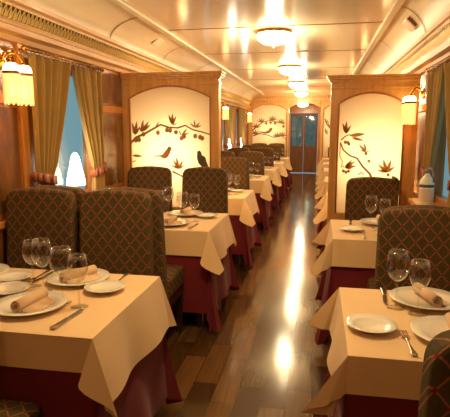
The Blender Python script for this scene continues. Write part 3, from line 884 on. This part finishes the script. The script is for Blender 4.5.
def setting(side, i, cx, far, seat, dz=None, full=True, dn=True, bread=True, glass=True, napkin=True, adj=None):
    """far: seat on the far side of the table"""
    y0, y1 = (TL if side < 0 else TR)[i]
    w = wname(side, i); A = dict(d=(0, .22), b=(-.20, .385), k=(.21, .135), f=(-.185, .12), g1=(.115, .275), g2=(.203, .30), nr=86)
    if adj: A.update(adj)
    sg, yb, rot = (1, y0, 0) if not far else (-1, y1, PI)
    def P(k): return cx+sg*A[k][0], yb+sg*A[k][1]
    seat = ('%s place ' % seat)
    g = lambda s: s
    if dn: x, y = P('d'); put(P_d, x, y, ZT, 0, 'white dinner plate at ' + seat + w, 'dinner plates')
    if napkin: put(NAP, x, y, ZT+.0085, R(A['nr']), 'rolled linen napkin on the dinner plate at ' + seat + w, 'rolled napkins')
    if bread: x, y = P('b'); put(P_b, x, y, ZT, 0, 'small white bread plate at ' + seat + w, 'bread plates')
    if full:
        x, y = P('k'); put(KN, x, y, ZT, rot+R(86), 'silver knife beside the dinner plate at ' + seat + w, 'table knives')
        x, y = P('f'); put(FK, x, y, ZT, rot+R(92), 'silver fork beside the dinner plate at ' + seat + w, 'table forks')
    if glass:
        x, y = P('g1'); put(G_a, x, y, ZT, 0, 'larger clear wine glass at ' + seat + w, 'wine glasses')
        x, y = P('g2'); put(G_b, x, y, ZT, 0, 'smaller clear wine glass at ' + seat + w, 'wine glasses')

for i, (y0, y1) in enumerate(TL): table(-1, LX0, LX1, y0, y1, wname2(-1, i), i == 0)
for i, (y0, y1) in enumerate(TR): table(1, RX0, RX1, y0, y1, wname2(1, i), i == 0)

# nearest left table
setting(-1, 0, -1.12, False, 'near aisle-side', adj=dict(b=(-.20, .375), g1=(.10, .30), g2=(.187, .272)))
setting(-1, 0, -1.10, True, 'far aisle-side', adj=dict(d=(0, .15), b=(-.185, .265), f=(-.19, .10), g1=(.08, .32), g2=(.165, .262), nr=60, k=(.185, .13)))
setting(-1, 0, -1.63, True, 'far window-side', adj=dict(d=(0, .16), b=(-.215, .20), f=(-.31, .13), k=(.18, .13), g1=(.0, .34), g2=(.075, .37)))
# second left table
setting(-1, 1, -1.10, False, 'near aisle-side', adj=dict(d=(.02, .18), b=(-.20, .375), g1=(.075, .32), g2=(.165, .345)))
setting(-1, 1, -1.08, True, 'far aisle-side', adj=dict(d=(0, .16), b=(-.20, .235), f=(-.17, .10), g1=(.15, .16), g2=(.20, .25)))
setting(-1, 1, -1.62, False, 'near window-side', bread=False)
setting(-1, 1, -1.60, True, 'far window-side', bread=False, adj=dict(d=(0, .16)))
for i in range(2, 7):
    setting(-1, i, -1.10, True, 'far aisle-side', full=False, adj=dict(d=(0, .16), b=(-.20, .25), g1=(.09, .25), g2=(.0, .36)))
    setting(-1, i, -1.08, False, 'near aisle-side', full=False, bread=False)
# right tables
setting(1, 0, .48, False, 'near', adj=dict(d=(0, .20), b=(-.275, .225), f=(-.165, .12), k=(.2, .12), g1=(-.155, .465), g2=(-.083, .405)))
setting(1, 0, .456, True, 'far', adj=dict(d=(0, .15), f=(-.18, .12), k=(.158, .10), b=(-.26, .24), nr=105), glass=False)
setting(1, 1, .50, False, 'near', adj=dict(d=(.03, .17), b=(-.25, .28), g1=(-.11, .43), g2=(-.015, .42)))
setting(1, 1, .47, True, 'far', adj=dict(d=(-.0, .15)), bread=False, glass=False)

# chairs
for i, (y0, y1) in enumerate(TL):
    for far in (True, False):
        if not far and i == 2: continue       # the partition stands there
        for seat, x in (('aisle', ((-1.17 if i == 0 else -1.15) if (i == 0 or not far) else -1.06)), ('window', (-1.655 if i == 0 else (-1.615 if far else -1.645)))):
            if i > 1 and seat == 'aisle': x = -1.115
            if i > 1 and seat == 'window': x = -1.605 if i < 6 else -1.58
            x += 0
            y = y1+.20 if far else y0-.20
            if i == 6 and far: y = y1+.185
            place_chair(chairL, usedL, x, y, PI if far else 0,
                'lattice-upholstered high-backed chair at %s side, %s end of %s left table' % (seat, 'far' if far else 'near', ORD[i].split()[0]), 'lattice upholstered dining chairs')
for i, (y0, y1) in enumerate(TR):
    for far in (True, False):
        if not far and i == 2: continue
        y = y1+.185 if far else y0-.20
        if i == 0 and not far: y = y0-.205
        if i == 1 and not far: y = y0-.165
        x = .455 if i == 0 else (.47 if far else .57)
        if i == 0 and far: x = .545
        place_chair(chairR, usedR, x, y, PI if far else 0,
            'lattice-upholstered high-backed chair at %s end of %s right table' % ('far' if far else 'near', ORD[i].split()[0]), 'lattice upholstered dining chairs')

# ------------------------------------------------------------------ world, camera
w = bpy.data.worlds.new('world'); S.world = w; w.use_nodes = True
bg = w.node_tree.nodes['Background']; bg.inputs[0].default_value = (.30,.46,.50,1); bg.inputs[1].default_value = .9
cam = bpy.data.cameras.new('camera'); co = bpy.data.objects.new('camera', cam); COL.objects.link(co)
cam.sensor_fit = 'HORIZONTAL'; cam.sensor_width = 36; cam.lens = 490/450*36
co.location = (0, 0, 1.46); co.rotation_euler = (R(90-9.102), 0, R(10.726)); cam.clip_start = .05
S.camera = co
S.view_settings.view_transform = 'Standard'; S.view_settings.look = 'None'
S.view_settings.exposure = 0; S.view_settings.gamma = 1
